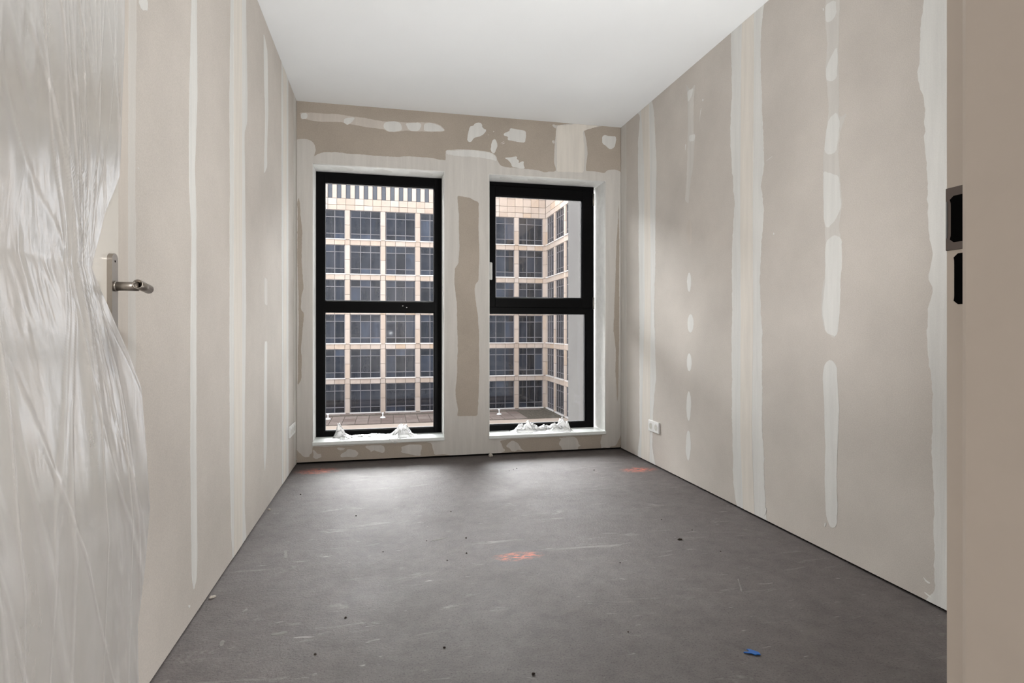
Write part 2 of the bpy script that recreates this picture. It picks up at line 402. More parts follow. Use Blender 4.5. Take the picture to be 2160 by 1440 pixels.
rp('filler_stroke', [TOP(2.105)] + Z5([(882, 80), (890, 200), (882, 300), (890, 380), (898, 480), (885, 560), (872, 680), (875, 850), (880, 1000), (880, 1150), (868, 1220), (865, 1330), (880, 1400), (920, 1430),
   (935, 1400), (945, 1300), (940, 1200), (955, 1100), (950, 1010), (940, 960), (950, 870), (945, 780), (935, 640), (945, 560), (962, 510), (975, 470), (945, 495), (938, 480), (940, 400), (938, 200)]) + [TOP(2.02)], PUTTY_T, 1, 0.004, 5)
for i, pl in enumerate(([(882, 20), (925, 0), (928, 60), (905, 92), (884, 95)], [(930, 195), (937, 240), (932, 330), (905, 348), (883, 335), (886, 280)],
    [(898, 500), (932, 470), (944, 520), (930, 640), (900, 655), (876, 640), (885, 560)], [(874, 720), (940, 740), (949, 870), (925, 930), (890, 965), (876, 930)],
    [(885, 1020), (915, 990), (950, 1000), (952, 1090), (945, 1190), (944, 1300), (930, 1420), (885, 1400), (868, 1320), (880, 1200)])):
    rp('filler_dab', Z5(pl), PUTTY, 2, 0.003, 10 + i)
rp('filler_stroke', Z6([(880, 90), (905, 75), (930, 100), (935, 200), (940, 300), (935, 450), (930, 560), (933, 700), (930, 780), (905, 790), (885, 740), (880, 600), (882, 450), (875, 250), (873, 140)]), PUTTY, 1, 0.003, 16)
rp('joint_strip', [TOP(1.655)] + Z5([(1296, 40), (1288, 90), (1275, 260), (1273, 330), (1285, 390), (1302, 420), (1300, 600), (1310, 700), (1315, 850), (1320, 950), (1328, 1020), (1335, 1080), (1312, 1170), (1340, 1220), (1320, 1290), (1315, 1420)]) +
   Z6([(1312, 30), (1330, 130), (1335, 250), (1330, 480), (1340, 540), (1340, 900), (1346, 1040)]) + [BOT(1.64), BOT(1.28), TOP(1.27)], PUTTY, 1, 0.006, 17, step=0.012)
rp('joint_strip_core', [TOP(1.56), BOT(1.56), BOT(1.36), TOP(1.35)], PUTTY_C, 2, 0.004, 18)
rp('filler_stroke', Z5([(292, 350), (313, 380), (333, 355), (325, 420), (325, 560), (333, 580), (325, 690), (312, 780), (305, 860), (290, 850), (297, 750), (302, 600), (303, 430)]), PUTTY_T, 1, 0.004, 20)
rp('filler_dab', Z5([(300, 385), (326, 372), (316, 410), (303, 432)]), PUTTY, 2, 0.003, 21)
rp('filler_dab', Z5([(308, 570), (333, 566), (331, 592), (308, 598)]), PUTTY, 2, 0.003, 22)
for i, (c, m) in enumerate(((Z5(oval(296, 320, 925, 1035)), PUTTY_V), (Z5(oval(299, 316, 1150, 1232)), PUTTY), (Z5(oval(300, 326, 1325, 1402)), PUTTY), (Z6(oval(298, 318, 50, 125)), PUTTY),
    (Z6(oval(296, 316, 208, 334)), PUTTY), (Z6(oval(294, 314, 375, 504)), PUTTY))):
    rp('filler_dab', c, m, 1, 0.004, 24 + i)
rp('corner_strip', [TOP(4.3), BOT(4.3), BOT(4.19), TOP(4.2)], PUTTY_T, 1, 0.004, 32)
for i, pl in enumerate(([(290, 612), (295, 605), (291, 640)], [(354, 470), (360, 450), (350, 520)], [(362, 418), (369, 418), (368, 426), (362, 426)], [(628, 680), (664, 655), (640, 675)],
    [(870, 32), (878, 36), (874, 50)], [(660, 980), (668, 984), (664, 992)])):
    rp('filler_fleck', Z5(pl), PUTTY, 1, 0.001, 34 + i)
for i, pl in enumerate(([(1294, 990), (1306, 1006), (1330, 1022), (1310, 1018)], [(1295, 1052), (1335, 1082), (1315, 1072)], [(878, 765), (886, 762), (884, 780), (878, 782)], [(590, 690), (636, 700), (630, 735), (600, 728)])):
    rp('filler_fleck', Z6(pl), PUTTY_W if i < 2 else PUTTY, 2, 0.001, 44 + i)

# left wall
lp_ = lambda n, px, mat, layer=1, amp=0.003, seed=0, **k: side_patch(n, wall_l, XL, 1, px, mat, layer, amp, seed, **k)
lp_('joint_strip', [TOP(1.30), BOT(1.30), BOT(1.63), ('w', 1.625, 0.6)] + Z1([(571, 900), (569, 600), (575, 300), (574, 60)]) + [TOP(1.63)], PUTTY_T, 1, 0.004, 50)
lp_('joint_strip_core', [TOP(1.42), BOT(1.42), BOT(1.575), TOP(1.58)], PUTTY_V, 2, 0.003, 51)
lp_('filler_stroke', [TOP(2.09)] + Z1([(807, 30), (797, 420), (797, 800), (808, 1000)]) + Z2([(803, 0), (802, 500), (808, 1000), (817, 1055), (830, 1000), (832, 900), (828, 400), (828, 0)]) + Z1([(828, 900), (822, 700), (832, 400), (830, 30)]) + [TOP(2.125)], PUTTY, 1, 0.003, 52)
lp_('joint_strip', [TOP(2.54)] + Z1([(972, 60), (968, 400), (970, 800)]) + Z2([(968, 0), (968, 500), (975, 820)]) + [BOT(2.56), BOT(2.80)] + Z2([(1032, 700), (1032, 300)]) + Z1([(1038, 1300), (1035, 900), (1031, 560), (1043, 520), (1043, 380), (1038, 60)]) + [TOP(2.80)], PUTTY, 1, 0.004, 53)
lp_('joint_strip_core', [TOP(2.58), BOT(2.585), BOT(2.725), TOP(2.72)], PUTTY_C, 2, 0.003, 54)
lp_('filler_stroke', Z1([(1112, 140), (1120, 170), (1128, 220), (1132, 460), (1126, 640), (1127, 700), (1114, 735), (1118, 480), (1113, 300)]), PUTTY, 1, 0.003, 55)
lp_('filler_stroke', Z1([(1114, 1170), (1127, 1180), (1128, 1290), (1115, 1280)]), PUTTY_T, 1, 0.003, 56)
lp_('filler_stroke', Z2([(1116, 0), (1127, 0), (1125, 450), (1117, 555), (1112, 480), (1114, 200)]), PUTTY, 1, 0.003, 57)
lp_('joint_strip', [TOP(3.70), BOT(3.72), BOT(3.96), TOP(3.95)], PUTTY, 1, 0.005, 58)
lp_('joint_strip_core', [TOP(3.76), BOT(3.77), BOT(3.88), TOP(3.88)], PUTTY_C, 2, 0.003, 59)
lp_('corner_strip', [TOP(4.17), BOT(4.18), BOT(4.3), TOP(4.3)], PUTTY_T, 1, 0.004, 60)
lp_('filler_fleck', Z1([(580, 0), (625, 0), (622, 45), (612, 35), (600, 42)]), PUTTY, 1, 0.004, 61)
lp_('filler_fleck', Z1([(578, 700), (590, 716), (582, 712)]), PUTTY, 1, 0.001, 62)
lp_('filler_fleck', Z2([(792, 1110), (805, 1112), (796, 1128)]), PUTTY, 1, 0.001, 63)

# ---------------------------------------------------------------- window wall
OP = [(-0.513, 0.432, 0.132, 2.160), (0.775, 1.726, 0.128, 2.160)]      # plaster openings
RV = 0.20                                                                # depth of the reveals
def rect(x0, x1, z0, z1): return [(x0, z0), (x1, z0), (x1, z1), (x0, z1)]
wall_b = flat_prism('wall_back', rect(XL - 0.1, XR + 0.1, 0.03, H), 1, YB + RV + 0.085, YB + 0.0127, REVEAL, None,
                    [rect(*OP[0]), rect(*OP[1])])
tag(wall_b, 'window wall of bare plasterboard with smeared filler around two windows', kind='structure')
box('gap_shade_strip', XL, XR, YB + 0.016, YB + 0.2, 0, 0.029, DARK, wall_b)  # dark strip stands in for shade in the gap under the board
flat_prism('plasterboard', rect(XL + 0.001, XR - 0.001, GAP + 0.004, H), 1, YB + 0.0125, YB, BOARD_BACKLIT, wall_b, [rect(*OP[0]), rect(*OP[1])])
def ZA(p): return [(600 + a / 6, 180 + b / 6) for a, b in p]
def ZB(p): return [(920 + a / 5.143, 220 + b / 5.143) for a, b in p]
def ZC(p): return [(610 + a / 5.838, 880 + b / 5.838) for a, b in p]
def ZD(p): return [(1000 + a / 6.545, 870 + b / 6.545) for a, b in p]
def ZE(p): return [(920 + a / 2.667, 380 + b / 2.667) for a, b in p]
def ZH(p): return [(580 + a / 2.483, 380 + b / 2.483) for a, b in p]
def wpts(px):
    out = []
    for p in px:
        if len(p) == 3: out.append((p[1], p[2]))
        else:
            q = on(p[0], p[1], 1, YB); out.append((min(max(q.x, XL + 0.002), XR - 0.002), q.z))
    return out
def back_patch(name, px, mat, layer=1, amp=0.004, seed=0, holes=(), rect_holes=(), step=0.007):
    kp = lambda p: p.x < XL + 0.006 or p.x > XR - 0.006 or p.y > H - 0.004
    pts = rag(wpts(px), amp, step, seed, keep=kp)
    pts = [(min(max(a, XL + 0.0015), XR - 0.0015), min(max(b, GAP + 0.004), H - 0.001)) for a, b in pts]
    hs = [rag(wpts(h), amp, step, seed + 1 + i) for i, h in enumerate(holes)] + [list(r) for r in rect_holes]
    return flat_prism(name, pts, 1, YB + 0.0004, YB - 0.0006 * layer, mat, wall_b, hs)
sur = ZA([(150, 685), (230, 678), (300, 682), (360, 715), (392, 780), (398, 830), (380, 860), (374, 905), (420, 870), (480, 848), (640, 845), (860, 868), (1050, 880), (1300, 900), (1450, 908), (1560, 898), (1900, 920), (1960, 940), (2030, 948)])
sur += ZB([(102, 600), (105, 495), (250, 486), (400, 492), (590, 518), (650, 555), (668, 620), (700, 665), (750, 682), (880, 690), (1020, 705), (1100, 715), (1190, 742), (1230, 725), (1296, 730), (1300, 690), (1278, 640), (1280, 540), (1285, 450),
           (1296, 330), (1302, 255), (1280, 230)]) + [('w', 1.455, H), ('w', 1.70, H)]
sur += ZB([(1600, 270), (1625, 370), (1640, 480), (1642, 560), (1628, 650), (1622, 725), (1740, 728), (1822, 748), (1862, 712), (1950, 705), (2004, 735)]) + [('w', XR - 0.001, 2.24), ('w', XR - 0.001, 0.115)]
sur += ZD([(1975, 425), (1950, 460), (1882, 465), (1868, 492), (1790, 475), (1757, 502), (1750, 450), (1740, 410), (1760, 330)]) + [('w', 1.70, 0.122), ('w', 0.93, 0.118)]
sur += ZD([(375, 385), (358, 398), (385, 440), (395, 490), (430, 510), (410, 545), (250, 580)]) + [('w', 0.7, GAP + 0.004)]
sur += ZC([(2160, 478), (1980, 466), (1900, 455), (1785, 465), (1765, 370), (1750, 316)]) + [('w', 0.30, 0.126), ('w', -0.46, 0.120)]
sur += ZC([(290, 360), (285, 390), (288, 430), (245, 465), (255, 485), (180, 490)]) + [('w', XL + 0.001, 0.105)]
stripe = ZE([(118, 85), (160, 92), (190, 98), (205, 108), (240, 122), (238, 250), (243, 400), (238, 565), (222, 580), (215, 620), (225, 690), (235, 760), (242, 880), (240, 1200), (232, 1325), (175, 1323), (115, 1327), (125, 1300), (108, 1210), (118, 1080), (122, 960), (118, 800), (115, 700), (102, 560), (105, 490), (125, 470), (130, 390), (128, 200)])
lstreak = ZH([(125, 88), (132, 130), (143, 280), (140, 440), (150, 570), (140, 600), (135, 680), (152, 695), (145, 800), (135, 880), (142, 960), (139, 1040), (119, 1075), (120, 950), (125, 720), (121, 520), (116, 400), (119, 250), (116, 120)])
rstreak = [(1305, 420), (1303, 470), (1300, 520), (1298, 600), (1296, 650), (1294, 690), (1299, 740), (1298, 780), (1302, 850), (1304, 830), (1306, 700), (1306, 520)]
back_patch('window_surround_filler', sur, PUTTY_T, 1, 0.003, 70, [stripe, lstreak, rstreak], [rect(*OP[0]), rect(*OP[1])])
back_patch('filler_streak', ZA([(190, 345), (300, 345), (520, 360), (620, 360), (820, 388), (1000, 410), (1150, 440), (1260, 460), (1370, 455), (1450, 462), (1540, 470), (1700, 465), (1850, 468), (1960, 500), (2010, 540), (2035, 575), (1950, 588), (1920, 580), (1880, 590), (1740, 580), (1620, 582), (1560, 572), (1400, 590), (1310, 585), (1260, 555), (1100, 540), (940, 510), (830, 490), (790, 505), (745, 468), (600, 458), (440, 460), (330, 445), (270, 425), (212, 432), (205, 380)]), PUTTY_V, 1, 0.003, 72)
for i, pl in enumerate(([(755, 420), (890, 402), (870, 450), (830, 480), (790, 503), (748, 468)], [(1255, 490), (1290, 462), (1370, 456), (1450, 464), (1480, 500), (1490, 570), (1400, 588), (1310, 583), (1262, 545)],
        [(1530, 480), (1700, 470), (1740, 500), (1700, 578), (1620, 580), (1570, 560)], [(1770, 480), (1850, 472), (1955, 503), (2005, 545), (2030, 573), (1950, 585), (1760, 578)], [(205, 352), (290, 350), (285, 420), (215, 428)])):
    back_patch('filler_dab', ZA(pl), PUTTY, 2, 0.003, 74 + i)
for i, pl in enumerate(([(365, 238), (400, 235), (420, 205), (470, 195), (500, 215), (500, 255), (550, 280), (510, 325), (480, 345), (410, 360), (370, 415), (338, 395), (345, 310)],
        [(800, 255), (880, 270), (970, 285), (980, 320), (960, 415), (860, 405), (770, 385), (785, 350), (730, 340), (740, 310), (795, 290)],
        [(620, 378), (650, 385), (668, 440), (650, 500), (625, 540), (590, 500), (600, 420)], [(1800, 345), (1830, 330), (1860, 342), (1950, 345), (1955, 390), (1930, 470), (1885, 495), (1850, 455), (1800, 425)],
        [(740, 580), (880, 565), (870, 595), (900, 610), (890, 640), (950, 615), (945, 650), (965, 700), (880, 690), (820, 680), (810, 640), (780, 605)], [(1252, 395), (1285, 388), (1284, 425), (1265, 425)],
        [(1255, 222), (1290, 215), (1300, 262), (1275, 250)], [(690, 425), (745, 393), (720, 418)], [(700, 432), (750, 412), (735, 430)], [(555, 315), (580, 340), (565, 332)], [(615, 292), (635, 290), (622, 304)])):
    back_patch('filler_dab', ZB(pl), PUTTY if i < 5 else PUTTY_T, 2, 0.003 if i < 5 else 0.001, 82 + i)
for i, pl in enumerate(([(285, 390), (330, 420), (352, 450), (395, 440), (402, 470), (395, 495), (330, 515), (285, 492), (300, 460)], [(585, 375), (640, 370), (690, 375), (680, 398), (625, 408), (600, 395)],
        [(630, 470), (650, 440), (700, 420), (720, 390), (800, 400), (850, 430), (850, 460), (820, 485), (740, 480), (640, 490)], [(935, 350), (1050, 345), (1150, 345), (1180, 380), (1165, 435), (1100, 420), (1040, 400), (1000, 430), (1005, 405), (950, 380)],
        [(1380, 365), (1480, 335), (1630, 335), (1635, 370), (1610, 440), (1625, 470), (1540, 465), (1470, 445), (1370, 425), (1395, 405)])):
    back_patch('filler_dab', ZC(pl), PUTTY_T, 2, 0.004, 96 + i)
for i, pl in enumerate(([(430, 465), (500, 400), (530, 385), (590, 410), (630, 450), (660, 510), (710, 530), (600, 510), (575, 540), (500, 530), (495, 500)],
        [(1165, 348), (1400, 335), (1440, 400), (1440, 440), (1480, 455), (1430, 470), (1440, 500), (1380, 525), (1220, 525), (1205, 470), (1170, 440), (1180, 395), (1200, 370)])):
    back_patch('filler_dab', ZD(pl), PUTTY_T, 2, 0.004, 104 + i)
# lighter second coat: band over the window heads and along the pillar
back_patch('filler_coat', ZB([(108, 500), (400, 497), (585, 523), (648, 560), (660, 620), (600, 600), (400, 570), (240, 560), (110, 545)]), PUTTY, 2, 0.004, 110)
back_patch('filler_coat', ZB([(1300, 300), (1310, 230)]) + [('w', 1.48, H), ('w', 1.67, H)] + ZB([(1590, 290), (1610, 480), (1600, 740), (1310, 730), (1312, 500)]), PUTTY_C, 2, 0.004, 112)

# plaster edge beads of the reveals (slightly rounded bright corner)
BEAD = PUTTY_W
for (x0, x1, z0, z1) in OP:
    bm = bmesh.new()
    for a, b in (((x0, z0 + 0.024), (x0, z1)), ((x0, z1), (x1, z1)), ((x1, z1), (x1, z0 + 0.024))):
        tube(bm, (a[0], YB + 0.003, a[1]), (b[0], YB + 0.003, b[1]), 0.0042, 8)
    bm_obj('edge_bead', bm, PUTTY_W, wall_b, True)

# ---------------------------------------------------------------- windows
def ring(bm, x0, x1, z0, z1, y0, y1, wl_, wr, wb, wt, bev=0.003):
    add_box(bm, x0, x0 + wl_, y0, y1, z0, z1, bev); add_box(bm, x1 - wr, x1, y0, y1, z0, z1, bev)
    add_box(bm, x0 + wl_ - 0.002, x1 - wr + 0.002, y0, y1, z0, z0 + wb, bev); add_box(bm, x0 + wl_ - 0.002, x1 - wr + 0.002, y0, y1, z1 - wt, z1, bev)
FY0, FY1 = YB + RV + 0.001, YB + RV + 0.075
def glazing(win, x0, x1, z0, z1, y, mat):
    box('glass_pane', x0 - 0.012, x1 + 0.012, y, y + 0.006, z0 - 0.012, z1 + 0.012, mat, win)
    bm = bmesh.new(); ring(bm, x0 - 0.001, x1 + 0.001, z0 - 0.001, z1 + 0.001, y - 0.007, y - 0.001, 0.003, 0.003, 0.003, 0.003, 0.0005)
    bm_obj('glazing_gasket', bm, GASKET, win)
# left window: fixed light over fixed light
bm = bmesh.new(); ring(bm, -0.513, 0.433, 0.150, 2.158, FY0, FY1, 0.060, 0.058, 0.045, 0.074)
add_box(bm, -0.46, 0.38, FY0, FY1, 1.101, 1.183, 0.003)
win1 = bm_obj('window_1', bm, BLACK); tag(win1, 'tall black framed window of two fixed panes nearest the open door', kind='structure')
bm = bmesh.new()                                                        # glazing beads standing a little proud
for z0, z1 in ((0.189, 1.107), (1.177, 2.090)): ring(bm, -0.459, 0.381, z0, z1, FY0 + 0.010, FY0 + 0.030, 0.012, 0.012, 0.012, 0.012, 0.002)
bm_obj('glazing_bead', bm, BLACK, win1)
glazing(win1, -0.447, 0.370, 1.189, 2.078, FY0 + 0.030, GLASS_D)
glazing(win1, -0.447, 0.370, 0.201, 1.095, FY0 + 0.030, GLASS_C)
# right window: opening sash over fixed light
bm = bmesh.new(); ring(bm, 0.745, 1.703, 0.150, 2.158, FY0, FY1, 0.052, 0.066, 0.046, 0.06)
add_box(bm, 0.79, 1.645, FY0, FY1, 1.098, 1.17, 0.003)
win2 = bm_obj('window_2', bm, BLACK); tag(win2, 'tall black framed window with opening sash over a fixed pane beside right wall', kind='structure')
bm = bmesh.new(); ring(bm, 0.79, 1.640, 0.190, 1.105, FY0 + 0.010, FY0 + 0.030, 0.012, 0.012, 0.012, 0.012, 0.002)
bm_obj('glazing_bead', bm, BLACK, win2)
glazing(win2, 0.803, 1.628, 0.202, 1.093, FY0 + 0.030, GLASS_C)
bm = bmesh.new(); ring(bm, 0.787, 1.676, 1.145, 2.122, FY0 - 0.017, FY0 + 0.045, 0.072, 0.078, 0.078, 0.078, 0.004)
sash = bm_obj('sash', bm, BLACK, win2)
bm = bmesh.new(); ring(bm, 0.853, 1.604, 1.217, 2.050, FY0 - 0.006, FY0 + 0.014, 0.012, 0.012, 0.012, 0.012, 0.002)
bm_obj('glazing_bead', bm, BLACK, sash)
glazing(win2, 0.865, 1.592, 1.229, 2.038, FY0 + 0.016, GLASS_D)
for z in (1.19, 2.055):
    bm = bmesh.new(); tube(bm, (1.694, FY0 - 0.014, z - 0.055), (1.694, FY0 - 0.014, z + 0.045), 0.0075, 12)
    tube(bm, (1.694, FY0 - 0.014, z - 0.008), (1.694, FY0 - 0.014, z - 0.003), 0.009, 12)
    bm_obj('hinge', bm, STEEL, win2, True)
bm = bmesh.new(); add_box(bm, 0.800, 0.828, FY0 - 0.030, FY0 - 0.018, 1.43, 1.505, 0.004)
add_box(bm, 0.806, 0.822, FY0 - 0.060, FY0 - 0.028, 1.47, 1.490, 0.004)
add_box(bm, 0.803, 0.825, FY0 - 0.078, FY0 - 0.058, 1.360, 1.498, 0.007)
bm_obj('window_handle', bm, HANDLE_W, sash)
# sills
for i, (x0, x1, z0, z1) in enumerate(OP):
    s = box('window_sill', x0 - 0.001, x1 + 0.001, YB - 0.014, YB + RV, z0, z0 + 0.024, SILL, (win1, win2)[i], 0.003)
# small paint blemishes / screw caps on the frames
for (x, z) in ((0.13, 1.15), (0.16, 1.138)):
    bm = bmesh.new(); bmesh.ops.create_icosphere(bm, subdivisions=1, radius=0.004); bmesh.ops.scale(bm, vec=(1.4, 0.25, 0.8), verts=bm.verts); bmesh.ops.translate(bm, vec=(x, FY0 - 0.0003, z), verts=bm.verts)
    bm_obj('paint_speck', bm, HANDLE_W, win1)

# exterior concrete leaf around the windows and the projecting fin beside the right window
ext = flat_prism('wall_exterior', rect(-30, 34, -17.9, 34.0), 1, YB + 0.315, YB + RV + 0.086, DARK_CONC, None, [rect(-0.56, 0.48, 0.10, 2.20), rect(0.72, 1.735, 0.10, 2.20)])
tag(ext, 'grey precast concrete outer leaf outside the windows', kind='structure')
fin = box('concrete_fin', 1.735, 2.05, YB + 0.316, 5.30, -3.0, 6.0, CONC_EXT, None, 0.006)
tag(fin, 'speckled grey concrete fin projecting outside the right window', 'wall fin')

# ---------------------------------------------------------------- doorway: front wall, door frame, strike plate, door
JX = 0.4477                                                               # rebate face of the latch jamb
bm = bmesh.new(); add_box(bm, JX + 0.03, XR + 0.014, 0.245, YF, 0, H); add_box(bm, XL - 0.014, -0.575, 0.245, YF, 0, H); add_box(bm, -0.575, JX + 0.03, 0.245, YF, 2.42, H)
wall_f = bm_obj('wall_front', bm, BOARD); tag(wall_f, 'plasterboard wall holding the doorway', kind='structure')
bm = bmesh.new()
add_box(bm, JX, JX + 0.03, 0.245, YF + 0.002, 0, 2.42)                   # rebate leg
add_box(bm, 0.4155, JX + 0.001, 0.235, 0.3405, 0, 2.42, 0.005)          # stop
add_box(bm, -0.576, -0.546, 0.245, YF + 0.002, 0, 2.42); add_box(bm, -0.547, -0.52, 0.235, 0.3405, 0, 2.42, 0.003)
add_box(bm, -0.576, JX + 0.03, 0.245, YF + 0.002, 2.39, 2.42); add_box(bm, -0.547, 0.43, 0.235, 0.3405, 2.365, 2.392, 0.003)
frame = bm_obj('trim_1', bm, JAMB); tag(frame, 'beige painted door frame with a dark strike plate', kind='structure')
def zj(v): return EYE + (HORIZON - v) / FPX * 0.4615
def jamb_plate(name, z0, z1, y0, y1, t, mat, par, notch=None):
    return box(name, JX - t, JX + 0.0004, y0, y1, z0, z1, mat, par, min(0.0005, t * .4))
sp = jamb_plate('strike_plate', zj(528), zj(396), 0.342, YF + 0.0022, 0.0012, GREY_METAL, frame)
def hole_shape(name, z0, z1, yf, waist, t, par):
    """opening with a slightly waisted room-side edge"""
    pts = []; n = 14
    for i in range(n + 1):
        k = i / n; z = z0 + (z1 - z0) * k
        w = min(1, math.sin(math.pi * k) * 2.2) * waist
        r = 0.004 * max(0, 1 - min(k, 1 - k) * 14)
        pts.append((yf - w - r, z))
    pts += [(0.343, z1), (0.343, z0)]
    return flat_prism(name, pts, 0, JX + 0.0002, JX - t, HOLE, par)
hole_shape('latch_hole', zj(512), zj(415), YF - 0.0008, 0.0018, 0.0016, sp)
hole_shape('bolt_hole', zj(642), zj(536), YF - 0.0036, 0.001, 0.0006, frame)
bm = bmesh.new(); add_box(bm, JX - 0.0019, JX - 0.0011, YF + 0.0004, YF + 0.0012, zj(502), zj(424), 0.0003); bm_obj('latch_lip', bm, GASKET, sp)

DX = -0.543
door = box('door_1', DX - 0.040, DX, 0.36, 1.335, 0.01, 2.36, DOORM, None, 0.0015)
tag(door, 'open glossy off-white door standing against the left wall', kind='structure')
hz = 1.05; hy_ = 1.296
bm = bmesh.new()
n = 16; pr = []
for i in range(n + 1): t = math.pi * i / n; pr.append((hy_ + 0.013 * math.cos(t), hz + 0.053 + 0.013 * math.sin(t)))
for i in range(n + 1): t = math.pi + math.pi * i / n; pr.append((hy_ + 0.013 * math.cos(t), hz - 0.16 + 0.013 * math.sin(t)))
bp = flat_prism('back_plate', pr, 0, DX - 0.0005, DX + 0.0095, STEEL, door); bp['label'] = 'long brushed metal back plate with rounded ends'
bm = bmesh.new(); tube(bm, (DX + 0.0095, hy_, hz), (DX + 0.013, hy_, hz), 0.0105, 24); tube(bm, (DX + 0.013, hy_, hz), (DX + 0.052, hy_, hz), 0.0092, 24)
lv = bm_obj('lever', bm, STEEL, door, True); lv['label'] = 'brushed metal tubular lever handle'
bm = bmesh.new(); p0, p1 = Vector((DX + 0.056, hy_ - 0.016, hz + 0.004)), Vector((DX + 0.056, hy_ + 0.040, hz - 0.003))
A, B = tube(bm, p0, p1, 0.0095, 24, caps=False); A2, B2 = tube(bm, p0, p1 * 1.0, 0.0080, 24, caps=False)
for i in range(24): bm.faces.new((A[i], A[(i + 1) % 24], A2[(i + 1) % 24], A2[i]))
bm.faces.new(B); bm_obj('grip', bm, STEEL, lv, True)
bm = bmesh.new(); add_box(bm, DX + 0.0094, DX + 0.0099, hy_ - 0.002, hy_ + 0.002, hz + 0.048, hz + 0.052); bm_obj('screw', bm, DARK, bp)

# unseen room behind the camera, added mainly to light the bedroom
bm = bmesh.new(); add_box(bm, HX0 - 0.1, HX0, HY0, 0.245, 0, H); hl = bm_obj('wall_hall_left', bm, BOARD); tag(hl, 'plasterboard wall of the room behind the doorway', kind='structure')
hr = flat_prism('wall_hall_right', rect(HY0, 0.245, 0, H), 0, HX1 + 0.15, HX1, BOARD, None, [rect(-3.7, -0.3, 0.2, 2.5)]); tag(hr, 'wall with a wide opening added for fill light in the room behind the doorway', kind='structure')
bm = bmesh.new(); add_box(bm, HX0, XL - 0.014, 0.245, 0.36, 0, H); add_box(bm, XR + 0.014, HX1, 0.245, 0.36, 0, H)
hf = bm_obj('wall_hall_front', bm, BOARD); tag(hf, 'plasterboard wall beside the doorway', kind='structure')
hb = box('wall_hall_back', HX0, HX1, HY0 - 0.15, HY0, 0, H, BOARD); tag(hb, 'plasterboard end wall of the room behind the doorway', kind='structure')

# ---------------------------------------------------------------- sockets
def socket(name, x, sgn, y0, y1, z0, z1, n, label):
    r = empty(name, (x, (y0 + y1) / 2, z0))
    def loc(o): o.parent = r; o.location = (-r.location.x, -r.location.y, -r.location.z); return o
    loc(box('cover_plate', min(x - sgn * .001, x + sgn * 0.011), max(x - sgn * .001, x + sgn * 0.011), y0, y1, z0, z1, PLASTIC, None, 0.003))
    w = (y1 - y0) / n; zc = (z0 + z1) / 2
    for i in range(n):
        yc = y0 + w * (i + 0.5)
        bm = bmesh.new(); R = w * 0.29
        A, B = tube(bm, (x + sgn * 0.0105, yc, zc), (x + sgn * 0.0122, yc, zc), R + 0.003, 28, caps=False)
        D, C = tube(bm, (x + sgn * 0.0108, yc, zc), (x + sgn * 0.0122, yc, zc), R, 28, caps=False)
        for k in range(28): bm.faces.new((B[k], B[(k + 1) % 28], C[(k + 1) % 28], C[k]))
        rim = loc(bm_obj('socket_rim', bm, PLASTIC))
        bm = bmesh.new(); tube(bm, (x + sgn * 0.0102, yc, zc), (x + sgn * 0.0116, yc, zc), R, 28)
        ins = loc(bm_obj('socket_insert', bm, SOCK_IN))
        for dz in (-0.0095, 0.0095):
            bm = bmesh.new(); tube(bm, (x + sgn * 0.0114, yc, zc + dz), (x + sgn * 0.0119, yc, zc + dz), 0.0018, 10)
            o = bm_obj('contact_hole', bm, GREY_METAL, ins)
    for i in range(1, n):
        loc(box('plate_seam', min(x + sgn * .0108, x + sgn * 0.0113), max(x + sgn * .0108, x + sgn * 0.0113), y0 + w * i - 0.0008, y0 + w * i + 0.0008, z0 + 0.004, z1 - 0.004, SOCK_IN))
    tag(r, label, 'socket', None); return r
socket('wall_socket', XR, -1, 3.632, 3.792, 0.240, 0.318, 2, 'white double wall socket on the right wall beside a filler strip')
socket('wall_socket', XL, 1, 3.955, 4.185, 0.252, 0.326, 3, 'white triple wall socket on the left wall near the window corner')

# ---------------------------------------------------------------- office building across the street
BLD = empty('office_building', (6, FACADE_Y, -12)); tag(BLD, 'pale sandstone office block with a grid of dark windows across the street', 'building')
def bl(o): o.parent = BLD; o.location = (-6, -FACADE_Y, 12); return o
def blw(o, par): o.parent = par; return o
PITCH, X0 = 3.522, -3.77
FLP, ZT0, WH = 3.53, 13.17, 3.00
PW = 0.52; XC = 17.08
NL = 9                                                        # further bays to the left, out of the photograph's view
pill = [X0 + PITCH * k for k in range(-2 - NL, 6)] + [XC]          # pillar centres, the last is the inner corner
TOPZ = 21.0
bl(box('facade_core', -44, XC + 0.4, FACADE_Y + 0.30, FACADE_Y + 1.0, -12, TOPZ, STONE_J))
bl(box('wing_core', XC + 0.30, XC + 1.0, 40.0, FACADE_Y + 0.35, -12, TOPZ, STONE_J))
unit = {}
def slab(w, h, along='x', d=0.28):
    key = (round(w, 2), round(h, 2), along)
    if key not in unit:
        bm = bmesh.new()
        if along == 'x': add_box(bm, 0, w, 0, d, 0, h)
        else: add_box(bm, 0, d, 0, w, 0, h)
        o = bm_obj('stone_slab', bm, STONE); unit[key] = o.data; bpy.data.objects.remove(o)
    o = bpy.data.objects.new('stone_slab', unit[key]); COL.objects.link(o); return o
J = 0.035
def place(o, x, y, z): o.parent = BLD; o.location = (x - 6, y - FACADE_Y, z + 12); return o
def stuffbox(store, x0, x1, y0, y1, z0, z1): add_box(store, x0, x1, y0, y1, z0, z1)
rest = bmesh.new()
def put(x, w, z, h, vis=True, y=None):
    y = FACADE_Y if y is None else y
    if vis: place(slab(round(w - J, 2), round(h - J, 2)), x, y, z)
    else: add_box(rest, x, x + w - J, y, y + 0.28, z, z + h - J)
